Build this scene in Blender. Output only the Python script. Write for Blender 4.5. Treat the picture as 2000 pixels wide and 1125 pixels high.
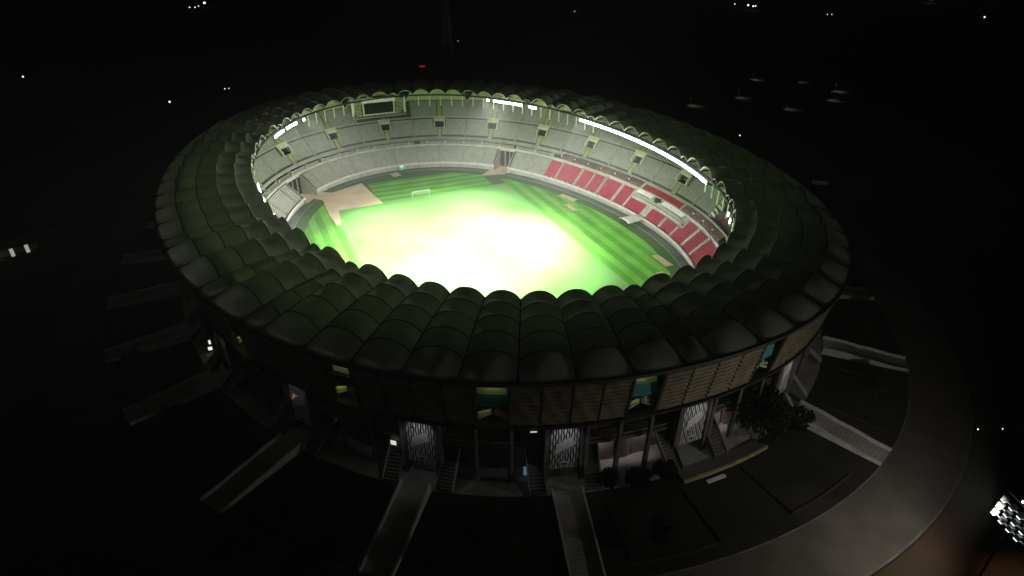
import bpy, math, random
from math import sin, cos, pi, radians, degrees, atan2, hypot
from mathutils import Vector, Matrix
random.seed(7)
sc = bpy.context.scene
for o in list(bpy.data.objects): bpy.data.objects.remove(o)

# ------------------------------------------------------------------ camera
cd = bpy.data.cameras.new("camera"); cam = bpy.data.objects.new("camera", cd)
sc.collection.objects.link(cam); sc.camera = cam
cd.sensor_width = 36.0; cd.lens = 36.0*1226.24/2000.0
cd.clip_start = 0.5; cd.clip_end = 12000
Rv = Vector((0.40258, 0.91538, 0.00349)); Uv = Vector((-0.45672, 0.19755, 0.86740)); Fv = Rv.cross(Uv)*-1
M = Matrix(((Rv.x, Uv.x, -Fv.x, 184.577), (Rv.y, Uv.y, -Fv.y, -66.188), (Rv.z, Uv.z, -Fv.z, 94.908), (0, 0, 0, 1)))
cam.matrix_world = M

# ------------------------------------------------------------------ night sky, added dim sun, exposure
w = bpy.data.worlds.new("World"); sc.world = w; w.use_nodes = True
nt = w.node_tree; bg = nt.nodes["Background"]
sky = nt.nodes.new("ShaderNodeTexSky"); sky.sky_type = 'NISHITA'; sky.sun_disc = False
SUN_EL, SUN_ROT = radians(-4.0), radians(60)
sky.sun_elevation = SUN_EL; sky.sun_rotation = SUN_ROT
hs = nt.nodes.new("ShaderNodeHueSaturation"); hs.inputs["Saturation"].default_value = .12
nt.links.new(sky.outputs[0], hs.inputs["Color"]); nt.links.new(hs.outputs[0], bg.inputs[0]); bg.inputs[1].default_value = 0.115
sd = bpy.data.lights.new("shape_sun", 'SUN'); sd.energy = 0.006; sd.angle = radians(4); sd.color = (1.0, .93, .84)  # dim sun lamp added to give soft shape, not a visible moon
so = bpy.data.objects.new("shape_sun", sd); sc.collection.objects.link(so)
so.rotation_euler = (radians(40), 0, radians(60))
vs = sc.view_settings
vs.view_transform = 'Standard'; vs.look = 'None'; vs.exposure = 0.0; vs.gamma = 1.0; vs.use_curve_mapping = False
sc.cycles.max_bounces = 6; sc.cycles.diffuse_bounces = 4; sc.cycles.transmission_bounces = 4
sc.cycles.sample_clamp_indirect = 8.0

# power knobs of the floodlights and the spot added at the mast
P_FLOOD = 10500.0
P_BEAM = 275000.0
P_MAST = 12500.0
HAZE = 0.00025

# ------------------------------------------------------------------ materials
MAT = {}
def mat(name, col, rough=.8, metal=0., var=.0, scale=1., bump=0., col2=None, emis=None, estr=0., trans=0., spec=.3, detail=4., stripe=None):
    m = bpy.data.materials.new(name); m.use_nodes = True; MAT[name] = m
    t = m.node_tree; b = t.nodes["Principled BSDF"]
    b.inputs["Base Color"].default_value = (*col, 1); b.inputs["Roughness"].default_value = rough
    b.inputs["Metallic"].default_value = metal; b.inputs["Specular IOR Level"].default_value = spec
    base = None
    tc = t.nodes.new("ShaderNodeTexCoord")
    if var or col2:
        n = t.nodes.new("ShaderNodeTexNoise"); n.inputs["Scale"].default_value = scale; n.inputs["Detail"].default_value = detail
        t.links.new(tc.outputs["Object"], n.inputs["Vector"])
        r = t.nodes.new("ShaderNodeValToRGB")
        c2 = col2 or tuple(min(1, c*(1+var)) for c in col); c1 = col if col2 else tuple(c*(1-var) for c in col)
        r.color_ramp.elements[0].position = .35; r.color_ramp.elements[1].position = .68
        r.color_ramp.elements[0].color = (*c1, 1); r.color_ramp.elements[1].color = (*c2, 1)
        t.links.new(n.outputs["Fac"], r.inputs[0]); base = r.outputs[0]
        t.links.new(base, b.inputs["Base Color"])
    if bump:
        n2 = t.nodes.new("ShaderNodeTexNoise"); n2.inputs["Scale"].default_value = scale*6; n2.inputs["Detail"].default_value = 3
        t.links.new(tc.outputs["Object"], n2.inputs["Vector"])
        bp = t.nodes.new("ShaderNodeBump"); bp.inputs["Strength"].default_value = bump; bp.inputs["Distance"].default_value = .05
        t.links.new(n2.outputs["Fac"], bp.inputs["Height"]); t.links.new(bp.outputs[0], b.inputs["Normal"])
    if emis:
        b.inputs["Emission Color"].default_value = (*emis, 1); b.inputs["Emission Strength"].default_value = estr
    if trans:
        tr = t.nodes.new("ShaderNodeBsdfTranslucent"); tr.inputs[0].default_value = (.92, .88, .74, 1)
        mx = t.nodes.new("ShaderNodeMixShader"); mx.inputs[0].default_value = trans
        t.links.new(b.outputs[0], mx.inputs[1]); t.links.new(tr.outputs[0], mx.inputs[2])
        t.links.new(mx.outputs[0], t.nodes["Material Output"].inputs[0])
    return m

mat("concrete", (.22, .22, .19), .85, var=.16, scale=.35, bump=.2)
mat("deck_concrete", (.065, .068, .058), .85, var=.2, scale=.25, bump=.2)
mat("pale_concrete", (.38, .365, .31), .8, var=.14, scale=.4)
mat("aisle_paint", (.33, .31, .13), .8, var=.22, scale=.8)
mat("aisle_grey", (.27, .27, .22), .8, var=.15, scale=.8)
mat("seat_grey", (.235, .24, .20), .5, var=.12, scale=.5)
mat("seat_bare", (.34, .33, .29), .6, var=.15, scale=.5)
mat("seat_red", (.30, .022, .050), .45, var=.18, scale=.6)
mat("red_floor", (.24, .022, .02), .8, var=.15, scale=.5)
mat("box_brown", (.10, .06, .05), .6, var=.3, scale=.6)
mat("portal_paint", (.45, .46, .29), .7, var=.15, scale=.7)
mat("shadow_wall", (.015, .015, .015), .9, var=.3, scale=1)  # near-black: shade of recesses and openings painted in, also plate digits
mat("fabric", (.21, .25, .18), 1.0, var=.10, scale=.18, trans=.036, spec=.0)
mat("fabric_edge", (.05, .06, .05), .7, var=.2, scale=.5)
mat("arch_steel", (.42, .42, .38), .5, .3, var=.1, scale=.5)
mat("rib_dark", (.022, .026, .022), .7, var=.2, scale=.5)
mat("white_steel", (.72, .72, .68), .45, .1, var=.08, scale=1)
mat("back_wall", (.50, .48, .26), .8, var=.12, scale=.3)
mat("screen_off", (.02, .028, .02), .7, var=.3, scale=.3, spec=.05)
mat("foil", (.88, .9, .9), .35, .1, var=.3, scale=1.4, bump=.8)
mat("louvre", (.24, .20, .13), .6, var=.25, scale=.5)
mat("louvre_frame", (.035, .03, .022), .7, var=.2, scale=.5)
mat("dark_steel", (.04, .038, .034), .6, var=.3, scale=.5)
mat("column", (.13, .12, .11), .8, var=.2, scale=.4, bump=.2)
mat("teal", (.07, .25, .27), .6, var=.1, scale=.5)
mat("gate_white", (.68, .67, .66), .6, var=.1, scale=1)
mat("base_wall", (.10, .085, .085), .35, var=.3, scale=.3, spec=.6)
mat("lilac_glass", (.28, .22, .22), .12, var=.12, scale=.3, spec=.8)
mat("stair_concrete", (.6, .58, .56), .8, var=.15, scale=.4)
mat("lit_wall", (.5, .5, .3), .8, var=.2, scale=.5)
mat("paving", (.095, .082, .070), .85, var=.22, scale=.16, bump=.25)
mat("asphalt", (.07, .065, .06), .9, var=.35, scale=.1, bump=.2)
mat("slab_dark", (.15, .135, .12), .85, var=.3, scale=.3)
mat("unlit_road", (.022, .019, .017), .9, var=.5, scale=.08, bump=.2)  # dark copy of the road colour, unlit side painted in
mat("slab", (.30, .29, .265), .85, var=.22, scale=.3, bump=.25)
mat("kerb", (.36, .35, .33), .8, var=.2, scale=.5)
mat("soil_edge", (.035, .028, .022), .9, var=.4, scale=.4)
mat("side_wall", (.52, .50, .47), .8, var=.15, scale=.6)
mat("soil", (.016, .015, .010), .95, var=.5, scale=.12, bump=.4)
mat("land", (.012, .013, .010), .95, var=.7, scale=.02, bump=.3)
mat("red_earth", (.065, .035, .022), .95, var=.45, scale=.08, col2=(.025, .032, .012))
mat("bark", (.05, .035, .025), .9, var=.3, scale=2)
mat("leaf", (.009, .012, .006), .8, var=.5, scale=.6)
mat("shrub", (.014, .012, .010), .85, var=.5, scale=.8)
mat("court_tan", (.60, .47, .33), .9, var=.14, scale=.12, bump=.2)
mat("sand", (.50, .40, .24), .95, var=.2, scale=.5, bump=.3)
mat("track_grey", (.10, .12, .095), .9, var=.25, scale=.12)
mat("pitch_pale", (.115, .34, .062), .9, col2=(.17, .37, .11), scale=.05, bump=.4, spec=.1, detail=6)  # turf slightly paler than the bands, lightened so glare bleaches it
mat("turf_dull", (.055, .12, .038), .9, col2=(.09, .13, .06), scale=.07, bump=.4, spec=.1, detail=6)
mat("turf_light", (.15, .40, .060), .9, var=.16, scale=.12, bump=.4, spec=.1, detail=6)
mat("turf_dark", (.085, .30, .034), .9, var=.18, scale=.12, bump=.4, spec=.1, detail=6)
mat("line_white", (.34, .42, .26), .8, var=.06, scale=1)
mat("net", (.65, .65, .65), .8, var=.05, scale=1)
mat("cart_green", (.05, .40, .28), .5, var=.1, scale=1)
mat("flood_lens", (.9, .9, .9), .3, emis=(1, .99, .93), estr=26)
mat("flood_body", (.35, .35, .35), .5, .5, var=.1, scale=2)
mat("lamp_white", (.9, .9, .9), .4, emis=(.93, .97, 1), estr=2.2)
mat("lamp_bright", (.9, .9, .9), .4, emis=(.85, .97, 1), estr=3)
mat("lamp_red", (.6, .02, .02), .4, emis=(1, .02, .06), estr=.35)
mat("win_white", (.8, .8, .75), .3, emis=(1, .98, .90), estr=.7)
mat("win_dim", (.8, .8, .75), .3, emis=(1, .98, .92), estr=.34)
mat("win_bright", (.8, .8, .75), .3, emis=(1, .98, .92), estr=.95)
mat("win_blue", (.4, .5, .8), .3, emis=(.45, .62, 1), estr=.16)
mat("win_orange", (.8, .4, .1), .3, emis=(1, .40, .12), estr=.5)
mat("black_tyre", (.02, .02, .02), .8, var=.1, scale=2)

# ------------------------------------------------------------------ mesh helpers
class MB:
    def __init__(s): s.v = []; s.f = []
    def quad(s, a, b, c, d):
        n = len(s.v); s.v += [tuple(a), tuple(b), tuple(c), tuple(d)]; s.f.append((n, n+1, n+2, n+3)); return s
    def tri(s, a, b, c):
        n = len(s.v); s.v += [tuple(a), tuple(b), tuple(c)]; s.f.append((n, n+1, n+2)); return s
    def hexa(s, p):  # p: 8 points bottom 4, top 4
        n = len(s.v); s.v += [tuple(q) for q in p]
        for f in ((3, 2, 1, 0), (4, 5, 6, 7), (0, 1, 5, 4), (1, 2, 6, 5), (2, 3, 7, 6), (3, 0, 4, 7)): s.f.append(tuple(n+i for i in f))
        return s
    def box(s, c, sx, sy, sz, ax=None):  # c centre of base; ax unit 2D direction of local x
        ax = ax or (1, 0); ay = (-ax[1], ax[0]); P = []
        for z in (0, sz):
            for i, j in ((-1, -1), (1, -1), (1, 1), (-1, 1)):
                P.append((c[0]+ax[0]*i*sx/2+ay[0]*j*sy/2, c[1]+ax[1]*i*sx/2+ay[1]*j*sy/2, c[2]+z))
        return s.hexa(P)
    def bar(s, a, b, r, n=6, r2=None):
        a = Vector(a); b = Vector(b); d = (b-a).normalized(); r2 = r if r2 is None else r2
        x = d.orthogonal().normalized(); y = d.cross(x); k = len(s.v)
        for p, rr in ((a, r), (b, r2)):
            for i in range(n): s.v.append(tuple(p+x*cos(2*pi*i/n)*rr+y*sin(2*pi*i/n)*rr))
        for i in range(n): s.f.append((k+i, k+(i+1) % n, k+n+(i+1) % n, k+n+i))
        s.f.append(tuple(k+n-1-i for i in range(n))); s.f.append(tuple(k+n+i for i in range(n)))
        return s
    def tube(s, pts, r, n=5, closed=False):
        L = len(pts); k = len(s.v); pts = [Vector(p) for p in pts]
        for i, p in enumerate(pts):
            a = pts[i-1] if (i or closed) else pts[i]; b = pts[(i+1) % L] if (i < L-1 or closed) else pts[i]
            d = (b-a).normalized(); up = Vector((0, 0, 1)) if abs(d.z) < .95 else Vector((1, 0, 0))
            x = d.cross(up).normalized(); y = x.cross(d)
            for j in range(n): s.v.append(tuple(p+x*cos(2*pi*j/n)*r+y*sin(2*pi*j/n)*r))
        for i in range(L if closed else L-1):
            a = k+i*n; b = k+((i+1) % L)*n
            for j in range(n): s.f.append((a+j, a+(j+1) % n, b+(j+1) % n, b+j))
        return s
    def grid(s, rows):
        k = len(s.v); m = len(rows[0])
        for r in rows: s.v += [tuple(p) for p in r]
        for i in range(len(rows)-1):
            for j in range(m-1): s.f.append((k+i*m+j, k+i*m+j+1, k+(i+1)*m+j+1, k+(i+1)*m+j))
        return s
    def mesh(s, name, m, smooth=False):
        me = bpy.data.meshes.new(name); me.from_pydata(s.v, [], s.f); me.materials.append(MAT[m])
        if smooth: me.polygons.foreach_set("use_smooth", [True]*len(me.polygons))
        me.update(); return me
    def build(s, name, m, parent=None, kind=None, smooth=False, label=None):
        return link(name, s.mesh(name, m, smooth), parent, kind, label)
def link(name, me, parent=None, kind=None, label=None, loc=None):
    o = bpy.data.objects.new(name, me); sc.collection.objects.link(o)
    if parent is not None:
        o.parent = parent
        if parent.type == 'EMPTY' or any(parent.location): o.matrix_parent_inverse = Matrix.Translation(-WL(parent))
    if kind: o["kind"] = kind
    if label: o["label"] = label
    if loc: o.location = loc
    return o
def WL(o):
    v = Vector(o.location)
    return v
def thing(name, label, cat, loc=(0, 0, 0), group=None):
    o = bpy.data.objects.new(name, None); sc.collection.objects.link(o); o.location = loc
    o.empty_display_size = .5
    o["label"] = label; o["category"] = cat
    if group: o["group"] = group
    return o
def tag(o, label=None, cat=None, group=None, kind=None):
    for k, v in (("label", label), ("category", cat), ("group", group), ("kind", kind)):
        if v: o[k] = v
    return o
def copy_tree(o, loc, rz=None, label=None, group=None):
    r = o.copy(); sc.collection.objects.link(r); r.location = loc
    if rz is not None: r.rotation_euler.z = rz
    if label: r["label"] = label
    if group: r["group"] = group
    for ch in o.children:
        c = ch.copy(); sc.collection.objects.link(c); c.parent = r
        for g in ch.children:
            d = g.copy(); sc.collection.objects.link(d); d.parent = c
    return r
def part0(name, mb, m, parent, loc=None, smooth=False, kind=None):  # part in the parent's own local frame
    o = bpy.data.objects.new(name, mb.mesh(name, m, smooth)); sc.collection.objects.link(o); o.parent = parent
    if loc: o.location = loc
    if kind: o["kind"] = kind
    return o

# ------------------------------------------------------------------ the ovals of the stadium
N = 720
def oval(a, b, fo):
    out = []
    for i in range(N):
        t = 2*pi*i/N; m = 1+sum(fo[2*k]*cos((k+2)*t)+fo[2*k+1]*sin((k+2)*t) for k in range(3))
        out.append((a*cos(t)*m, b*sin(t)*m))
    return out
OUT = oval(125.395, 87.918, (-.03881, .00942, -.00523, .00227, -.01189, .00116))
INN = oval(96.574, 63.434, (-.02462, .02272, -.00667, .00477, -.00909, -.00597))
FRO = oval(84.143, 62.820, (-.00671, .02239, -.02257, -.01372, -.01893, -.01016))
def norms(c):
    r = []
    for i in range(N):
        dx = c[(i+1) % N][0]-c[i-1][0]; dy = c[(i+1) % N][1]-c[i-1][1]; l = hypot(dx, dy); r.append((dy/l, -dx/l))
    return r
NO, NI, NF = norms(OUT), norms(INN), norms(FRO)
def at(c, n, tdeg, off=0.):
    f = (tdeg % 360)*N/360; i = int(f) % N; j = (i+1) % N; k = f-int(f)
    x = c[i][0]*(1-k)+c[j][0]*k; y = c[i][1]*(1-k)+c[j][1]*k
    nx = n[i][0]*(1-k)+n[j][0]*k; ny = n[i][1]*(1-k)+n[j][1]*k; l = hypot(nx, ny)
    return (x+nx/l*off, y+ny/l*off)
def nor(c, n, tdeg):
    i = int(round((tdeg % 360)*N/360)) % N; return n[i]
def t_of(c, ang):  # parameter whose polar angle is ang
    best = min(range(N), key=lambda i: abs((degrees(atan2(c[i][1], c[i][0]))-ang+180) % 360-180))
    i = best; a0 = degrees(atan2(c[i][1], c[i][0])); d = (ang-a0+180) % 360-180
    j = (i+1) % N if d > 0 else (i-1) % N
    a1 = degrees(atan2(c[j][1], c[j][0])); s = (a1-a0+180) % 360-180
    return (i+(d/s)*(1 if d > 0 else -1))*360/N if s else i*360/N
def P3(c, n, t, off, z): x, y = at(c, n, t, off); return (x, y, z)
def S(t, w_, z): return P3(FRO, NF, t, w_, z)      # a point of the bowl: w_ metres behind the front edge
def O(t, w_, z): return P3(OUT, NO, t, w_, z)      # a point of the outer wall
def trange(t0, t1, step=1.):
    n = max(1, int(math.ceil(abs(t1-t0)/step))); return [t0+(t1-t0)*i/n for i in range(n+1)]
def sweep(fn, t0, t1, prof, step=1., closed=False):  # profile (w,z) list swept along the oval
    mb = MB(); ts = trange(t0, t1, step)
    ring = prof + ([prof[0]] if closed else [])
    mb.grid([[fn(t, a, b) for a, b in ring] for t in ts])
    if closed and abs(t1-t0) < 359.9:
        n = len(ring)-1
        mb.f.append(tuple(range(n))[::-1]); k = (len(ts)-1)*len(ring); mb.f.append(tuple(range(k, k+n)))
    return mb
def rect(w0, w1, z0, z1): return [(w0, z0), (w0, z1), (w1, z1), (w1, z0)]

PC = (2.464, -2.041)   # centre spot of the pitch
# ================================================================== GROUND AND SETTING
def sheet(name, poly, z, m, kind="structure", label=None, parent=None):
    mb = MB(); mb.v = [(x, y, z) for x, y in poly]; mb.f = [tuple(range(len(poly)))]
    if sum(poly[i][0]*poly[(i+1) % len(poly)][1]-poly[(i+1) % len(poly)][0]*poly[i][1] for i in range(len(poly))) < 0: mb.f = [mb.f[0][::-1]]
    return mb.build(name, m, parent, kind, label=label)
GZ = 4.0
# terrain: one sheet to the horizon with a hole where the stadium bowl is sunk
mb = MB(); rr = [0.0, 30.2, 60, 120, 260, 600, 1500, 4500]
mb.grid([[O(t, -2.0 if k == 0 else r, GZ-.012 if k < 3 else GZ-.012-(0 if k < 6 else 0)) for k, r in enumerate(rr)] for t in trange(0, 360, 3)])
mb.build("terrain", "land", kind="structure")
sweep(O, 0, 360, [(-9, GZ), (18.6, GZ)], 2).build("planting_ground", "soil", kind="structure")
sweep(O, -38, 110, [(18.6, GZ+.004), (30.0, GZ+.004)], 2).build("ring_road", "paving", kind="structure")
sweep(O, 110, 322, [(18.6, GZ+.004), (30.0, GZ+.004)], 2).build("ring_road", "unlit_road", kind="structure")  # same road where no light falls, darkness put into the colour
sweep(O, -38, 110, [(30.0, GZ), (30.0, GZ+.14), (30.35, GZ+.14), (30.35, GZ)], 2).build("kerb", "slab_dark", kind="structure")
sweep(O, -38, 110, [(18.35, GZ), (18.35, GZ+.12), (18.6, GZ+.12), (18.6, GZ)], 2).build("kerb", "slab_dark", kind="structure")
sweep(O, 0, 360, [(-9, GZ+.15), (-.4, GZ+.15), (-.4, GZ)], 2).build("plinth_pavement", "slab", kind="structure")
sweep(O, -20, 60, [(30.6, GZ+.002), (46, GZ+.002)], 2).build("verge", "red_earth", kind="structure")
# service road crossing the verge beside the lighting mast
mb = MB(); mb.grid([[(136+s*.55+q*.83, 76-s*.83+q*.55, GZ+.008) for q in (-2.2, 2.2)] for s in (0, 20, 45, 70, 100)])
mb.build("service_road", "asphalt", kind="structure")

# radial walkways up to the gates
GA = []
for a in (1.6, 15.8, 30.2, 44.6, 61.0, 76.0, 92.0, 108, 122.5, 139.5, 154.3, 168.2): GA += [a, a-180]
GA = sorted(((a+180) % 360)-180 for a in GA)
GT = sorted(t_of(OUT, a) % 360 for a in GA)
def wrap0(a): return (a+180) % 360-180
def walkway(t):
    x, y = at(OUT, NO, t, 0); nx, ny = nor(OUT, NO, t); ax = (-ny, nx)
    ww = 2.6
    # two gentle ramps with a landing between them
    prof = [(-.4, 5.15), (4.6, 5.05), (8.2, 4.6), (10.6, 4.58), (14.8, 4.10), (18.4, 4.05)]
    def Q(a, d, z): return (x+nx*d+ax[0]*a, y+ny*d+ax[1]*a, z)
    top = MB(); top.grid([[Q(a, d, z) for a in (-ww, ww)] for d, z in prof])
    top.grid([[Q(-ww, d, z) , Q(-ww, d, 3.9)] for d, z in prof]); top.grid([[Q(ww, d, z), Q(ww, d, 3.9)] for d, z in prof])
    o = top.build("walkway", "slab", kind="structure")
    for s in (-1, 1):
        m2 = MB()
        for (d0, z0), (d1, z1) in zip(prof[:-1], prof[1:]):
            a0, a1 = s*(ww+.012), s*(ww+.35)
            m2.hexa([Q(a0, d0, 3.9), Q(a1, d0, 3.9), Q(a1, d1, 3.9), Q(a0, d1, 3.9), Q(a0, d0, z0+.75), Q(a1, d0, z0+.75), Q(a1, d1, z1+.75), Q(a0, d1, z1+.75)])
        m2.build("side_wall", "side_wall", o)
    # seams between paving courses stand as thin raised strips
    m3 = MB()
    for k in range(22):
        d = .4+k*.82; z = [z0+(z1-z0)*(d-d0)/(d1-d0) for (d0, z0), (d1, z1) in zip(prof[:-1], prof[1:]) if d0 <= d <= d1][0]
        m3.hexa([Q(-ww+.05, d, z), Q(ww-.05, d, z), Q(ww-.05, d+.05, z), Q(-ww+.05, d+.05, z), Q(-ww+.05, d, z+.012), Q(ww-.05, d, z+.012), Q(ww-.05, d+.05, z+.012), Q(-ww+.05, d+.05, z+.012)])
    m3.build("paving_joint", "paving", o, kind="stuff")
for t in GT:
    if abs(wrap0(degrees(atan2(*at(OUT, NO, t)[::-1]))-1.6)) > 3: walkway(t)
# low retaining edges round the planting beds between the walkways
for i, t in enumerate(GT):
    t2 = GT[(i+1) % len(GT)]; t2 = t2 if t2 > t else t2+360
    d = (t2-t)
    k0, k1 = t+d*.24, t2-d*.24
    bed = sweep(O, k0, k1, [(15.6, GZ), (15.6, GZ+.35), (15.9, GZ+.35), (15.9, GZ)], 1)
    for tt in (k0, k1):
        pa = O(tt, 3.0, GZ); pb = O(tt, 15.75, GZ); bed.hexa([(pa[0], pa[1], GZ), (pa[0]+.3, pa[1], GZ), (pb[0]+.3, pb[1], GZ), (pb[0], pb[1], GZ), (pa[0], pa[1], GZ+.35), (pa[0]+.3, pa[1], GZ+.35), (pb[0]+.3, pb[1], GZ+.35), (pb[0], pb[1], GZ+.35)])
    bed.build("bed_edging", "soil_edge", kind="structure")

# ------------------------------------------------------------------ arena floor
sweep(S, 0, 360, [(1.3, -.012), (-2.4, -.012)], 1).build("perimeter_track", "track_grey", kind="structure")
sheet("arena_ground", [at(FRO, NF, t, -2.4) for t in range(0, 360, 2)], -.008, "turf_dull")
sweep(S, 0, 360, [(-2.5, -.01), (-2.5, .05), (-2.4, .05), (-2.4, -.01)], 1).build("kerb", "kerb", kind="structure")
def stripes(name, x0, x1, y0, y1, along, n, z, clip):
    """mown bands, each a sheet of its own, clipped to the arena"""
    lo, hi = (x0, x1) if along == 'x' else (y0, y1); b0, b1 = (y0, y1) if along == 'x' else (x0, x1)
    for k in range(n):
        rows = []
        for q in range(5):
            a = b0+(b1-b0)*(k+q/4)/n
            ins = [lo+(hi-lo)*i/300 for i in range(301) if clip(*((lo+(hi-lo)*i/300, a) if along == 'x' else (a, lo+(hi-lo)*i/300)))]
            if len(ins) > 4: rows.append([((u, a, z) if along == 'x' else (a, u, z)) for u in (ins[0], (ins[0]+ins[-1])/2, ins[-1])])
        if len(rows) > 1:
            mb = MB(); mb.grid(rows); mb.build("mown_strip", "turf_light" if k % 2 else "turf_dark", kind="structure")
def inside(off):
    import bisect
    tab = sorted((degrees(atan2(y, x)), hypot(x, y)) for x, y in (at(FRO, NF, t, off) for t in range(0, 360, 2)))
    angs = [a for a, r in tab]
    def f(x, y):
        a = degrees(atan2(y, x)); i = bisect.bisect(angs, a) % len(tab); return hypot(x, y) < min(tab[i][1], tab[i-1][1])
    return f
cl = inside(-6.5)
X0, X1, Y0, Y1 = -50.6, 55.5, -38.4, 34.6      # edges of the pitch turf
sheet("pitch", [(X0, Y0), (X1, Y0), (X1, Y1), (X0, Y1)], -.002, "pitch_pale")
stripes("mown", -62, 62, Y1, Y1+22, 'x', 8, -.002, lambda x, y: cl(x, y))
stripes("mown", X0-22, X0, -20, 29, 'y', 9, -.002, lambda x, y: cl(x, y) )
stripes("mown", -58, 58, Y0-13, Y0, 'x', 5, -.002, lambda x, y: cl(x, y) and (x > -60+(y+52)*.0))
stripes("mown", X1, X1+20, -20, 29, 'y', 8, -.002, lambda x, y: cl(x, y))
court = [(-48.6, -18.9), (-74.8, -22.1), (-68.4, -35.6), (-72.4, -41.5), (-82, -50.1), (-74.5, -56.0), (-67.6, -46.0), (-61.2, -40.4), (-46.1, -40.6), (-34, -39.6), (-34, -38.0), (-48.5, -36.4)]
sheet("hard_court", court, .006, "court_tan")
sheet("service_path", [(-63.2, 27.8), (-69.3, 35.2), (-73.9, 40.6), (-87.5, 53.1), (-80.0, 56.8), (-68.8, 45.0), (-61.0, 38.6)], .006, "court_tan")
for q in ([(-30.1, 51.2), (-21.8, 53.9), (-20.5, 51.4), (-28.6, 48.9)], [(-19.8, 46.2), (-19.2, 48.3), (-12.2, 48.9), (-12.2, 46.4)],
          [(31.9, 52.3), (32.3, 54.8), (40.4, 54.9), (40.3, 52.0)], [(42.4, 46.5), (42.7, 49.0), (49.5, 49.0), (49.2, 46.7)], [(-81.5, -8.2), (-82.2, -4.8), (-77.8, -3.6), (-76.9, -7.4)]):
    sheet("sand_pit", q, .006, "sand")
# one thin pitch line in faint green-white
mb = MB()
def ln(x0, y0, x1, y1, wd=.10):
    l = hypot(x1-x0, y1-y0); nx, ny = -(y1-y0)/l*wd/2, (x1-x0)/l*wd/2
    mb.quad((x0-nx, y0-ny, .003), (x1-nx, y1-ny, .003), (x1+nx, y1+ny, .003), (x0+nx, y0+ny, .003))
ln(X0+.8, Y0+1.5, X1-.8, Y0+1.5)
mb.build("pitch_marking", "line_white", kind="structure")

# ================================================================== STADIUM
stad = thing("stadium", "oval stadium with scalloped fabric roof, lit green bowl and louvred outer wall", "stadium")

# ---- tier rows
lower_rows = [(1.0+i*.55, 2.35+i*.50) for i in range(12)]      # last ends at w 7.6, z 8.35
club_rows = [(8.15+i*.72, 8.5+i*.45) for i in range(3)]        # ends 10.3, 9.85
upA = [(10.9+i*.49, 11.3+i*.60) for i in range(11)]            # ends 16.3, 17.9
upB = [(16.8+i*.47, 18.2+i*.62) for i in range(12)]            # ends 22.4, 25.6
def steps(rows, tread, t0, t1, skip=None, step=.5, last=None):
    prof = []
    for i, (a, z) in enumerate(rows):
        prof += [(a, z-(rows[1][1]-rows[0][1] if i else .35)), (a, z)]
    a, z = rows[-1]; prof.append((a+tread, z))
    if last: prof += last
    mb = MB(); ts = trange(t0, t1, step)
    for ta, tb in zip(ts[:-1], ts[1:]):
        for (w0, z0), (w1, z1) in zip(prof[:-1], prof[1:]):
            if skip and skip((ta+tb)/2, (w0+w1)/2): continue
            mb.quad(S(ta, w0, z0), S(ta, w1, z1), S(tb, w1, z1), S(tb, w0, z0))
    return mb
VOM = [217.5, 201, 183.7, 166, 149, 132.3, 114.8, 98, 82.5]
VOM += [(v+180) % 360 for v in (217.5, 201, 183.7, 166, 149, 132.3, 114.8, 98, 82.5)] + [234, 250, 67+180, 54]
VOM = [v for v in VOM if v not in (247,)]
THIN = [209.8, 192.2, 174.6, 157.5, 140.5, 123.8, 105.8, 90.3, 75.5, 225.8] 
THIN += [(v+180) % 360 for v in THIN] + [242, 62+180]
def dt(w_): return degrees(w_/76.0)
def tdist(a, b): return abs((a-b+180) % 360-180)
REC = (60.5, 69.5)      # open recess in the upper stand
def in_rec(t): return REC[0] < t % 360 < REC[1]
def up_skip(t, w_):
    if in_rec(t) and w_ > 11.0: return True
    return 14.0 < w_ < 16.35 and any(tdist(t, v) < dt(1.9) for v in VOM)
GAPS = [(219.5, 226.0), (139.2, 144.3), (39.5, 46), (320, 325)]
def in_gap(t, m=0): return any(a-m < t % 360 < b+m for a, b in GAPS)

low = steps(lower_rows, .6, 125, 408, lambda t, w_: in_gap(t), last=[(7.6, 8.0)]).build("lower_stand", "deck_concrete", stad)
steps(lower_rows, .6, 48, 125, lambda t, w_: in_gap(t), last=[(7.6, 8.0)]).build("red_tier_deck", "pale_concrete", low)
low["label"] = "lower tier of seating round the arena"
up = steps(upA, .5, 0, 360, up_skip, last=[(16.3, 18.2), (16.8, 18.2)]).build("upper_stand", "deck_concrete", stad)
steps(upB, .5, 0, 360, up_skip).build("top_deck", "deck_concrete", up)
club = steps(club_rows, .75, 0, 360, None).build("club_deck", "deck_concrete", stad)

# ---- parapets, walls
def gapped(prof, t0, t1, step=1.):
    mbs = MB(); ts = trange(t0, t1, .5); run = []
    def flush(run):
        if len(run) > 1:
            m = sweep(S, run[0], run[-1], prof, step, closed=True); k = len(mbs.v); mbs.v += m.v; mbs.f += [tuple(k+i for i in f) for f in m.f]
    for t in ts:
        if in_gap(t): flush(run); run = []
        else: run.append(t)
    flush(run); return mbs
gapped([(-.05, 1.9), (-.05, 2.85), (.16, 2.85), (.16, 1.9)], 0, 360).build("front_parapet", "pale_concrete", low)
gapped(rect(.16, 1.15, 1.9, 2.2), 48, 139.2).build("front_walkway", "pale_concrete", low)
gapped(rect(.16, 1.15, 1.9, 2.2), 144.3, 408).build("front_walkway", "deck_concrete", low)
gapped(rect(.9, 1.1, 0, 1.9), 0, 360).build("front_wall", "concrete", low)
sweep(S, 0, 360, [(7.6, 7.3), (7.55, 8.9), (7.95, 8.95), (8.0, 7.9), (8.0, 7.3)], 1).build("club_parapet", "pale_concrete", stad)
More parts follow.
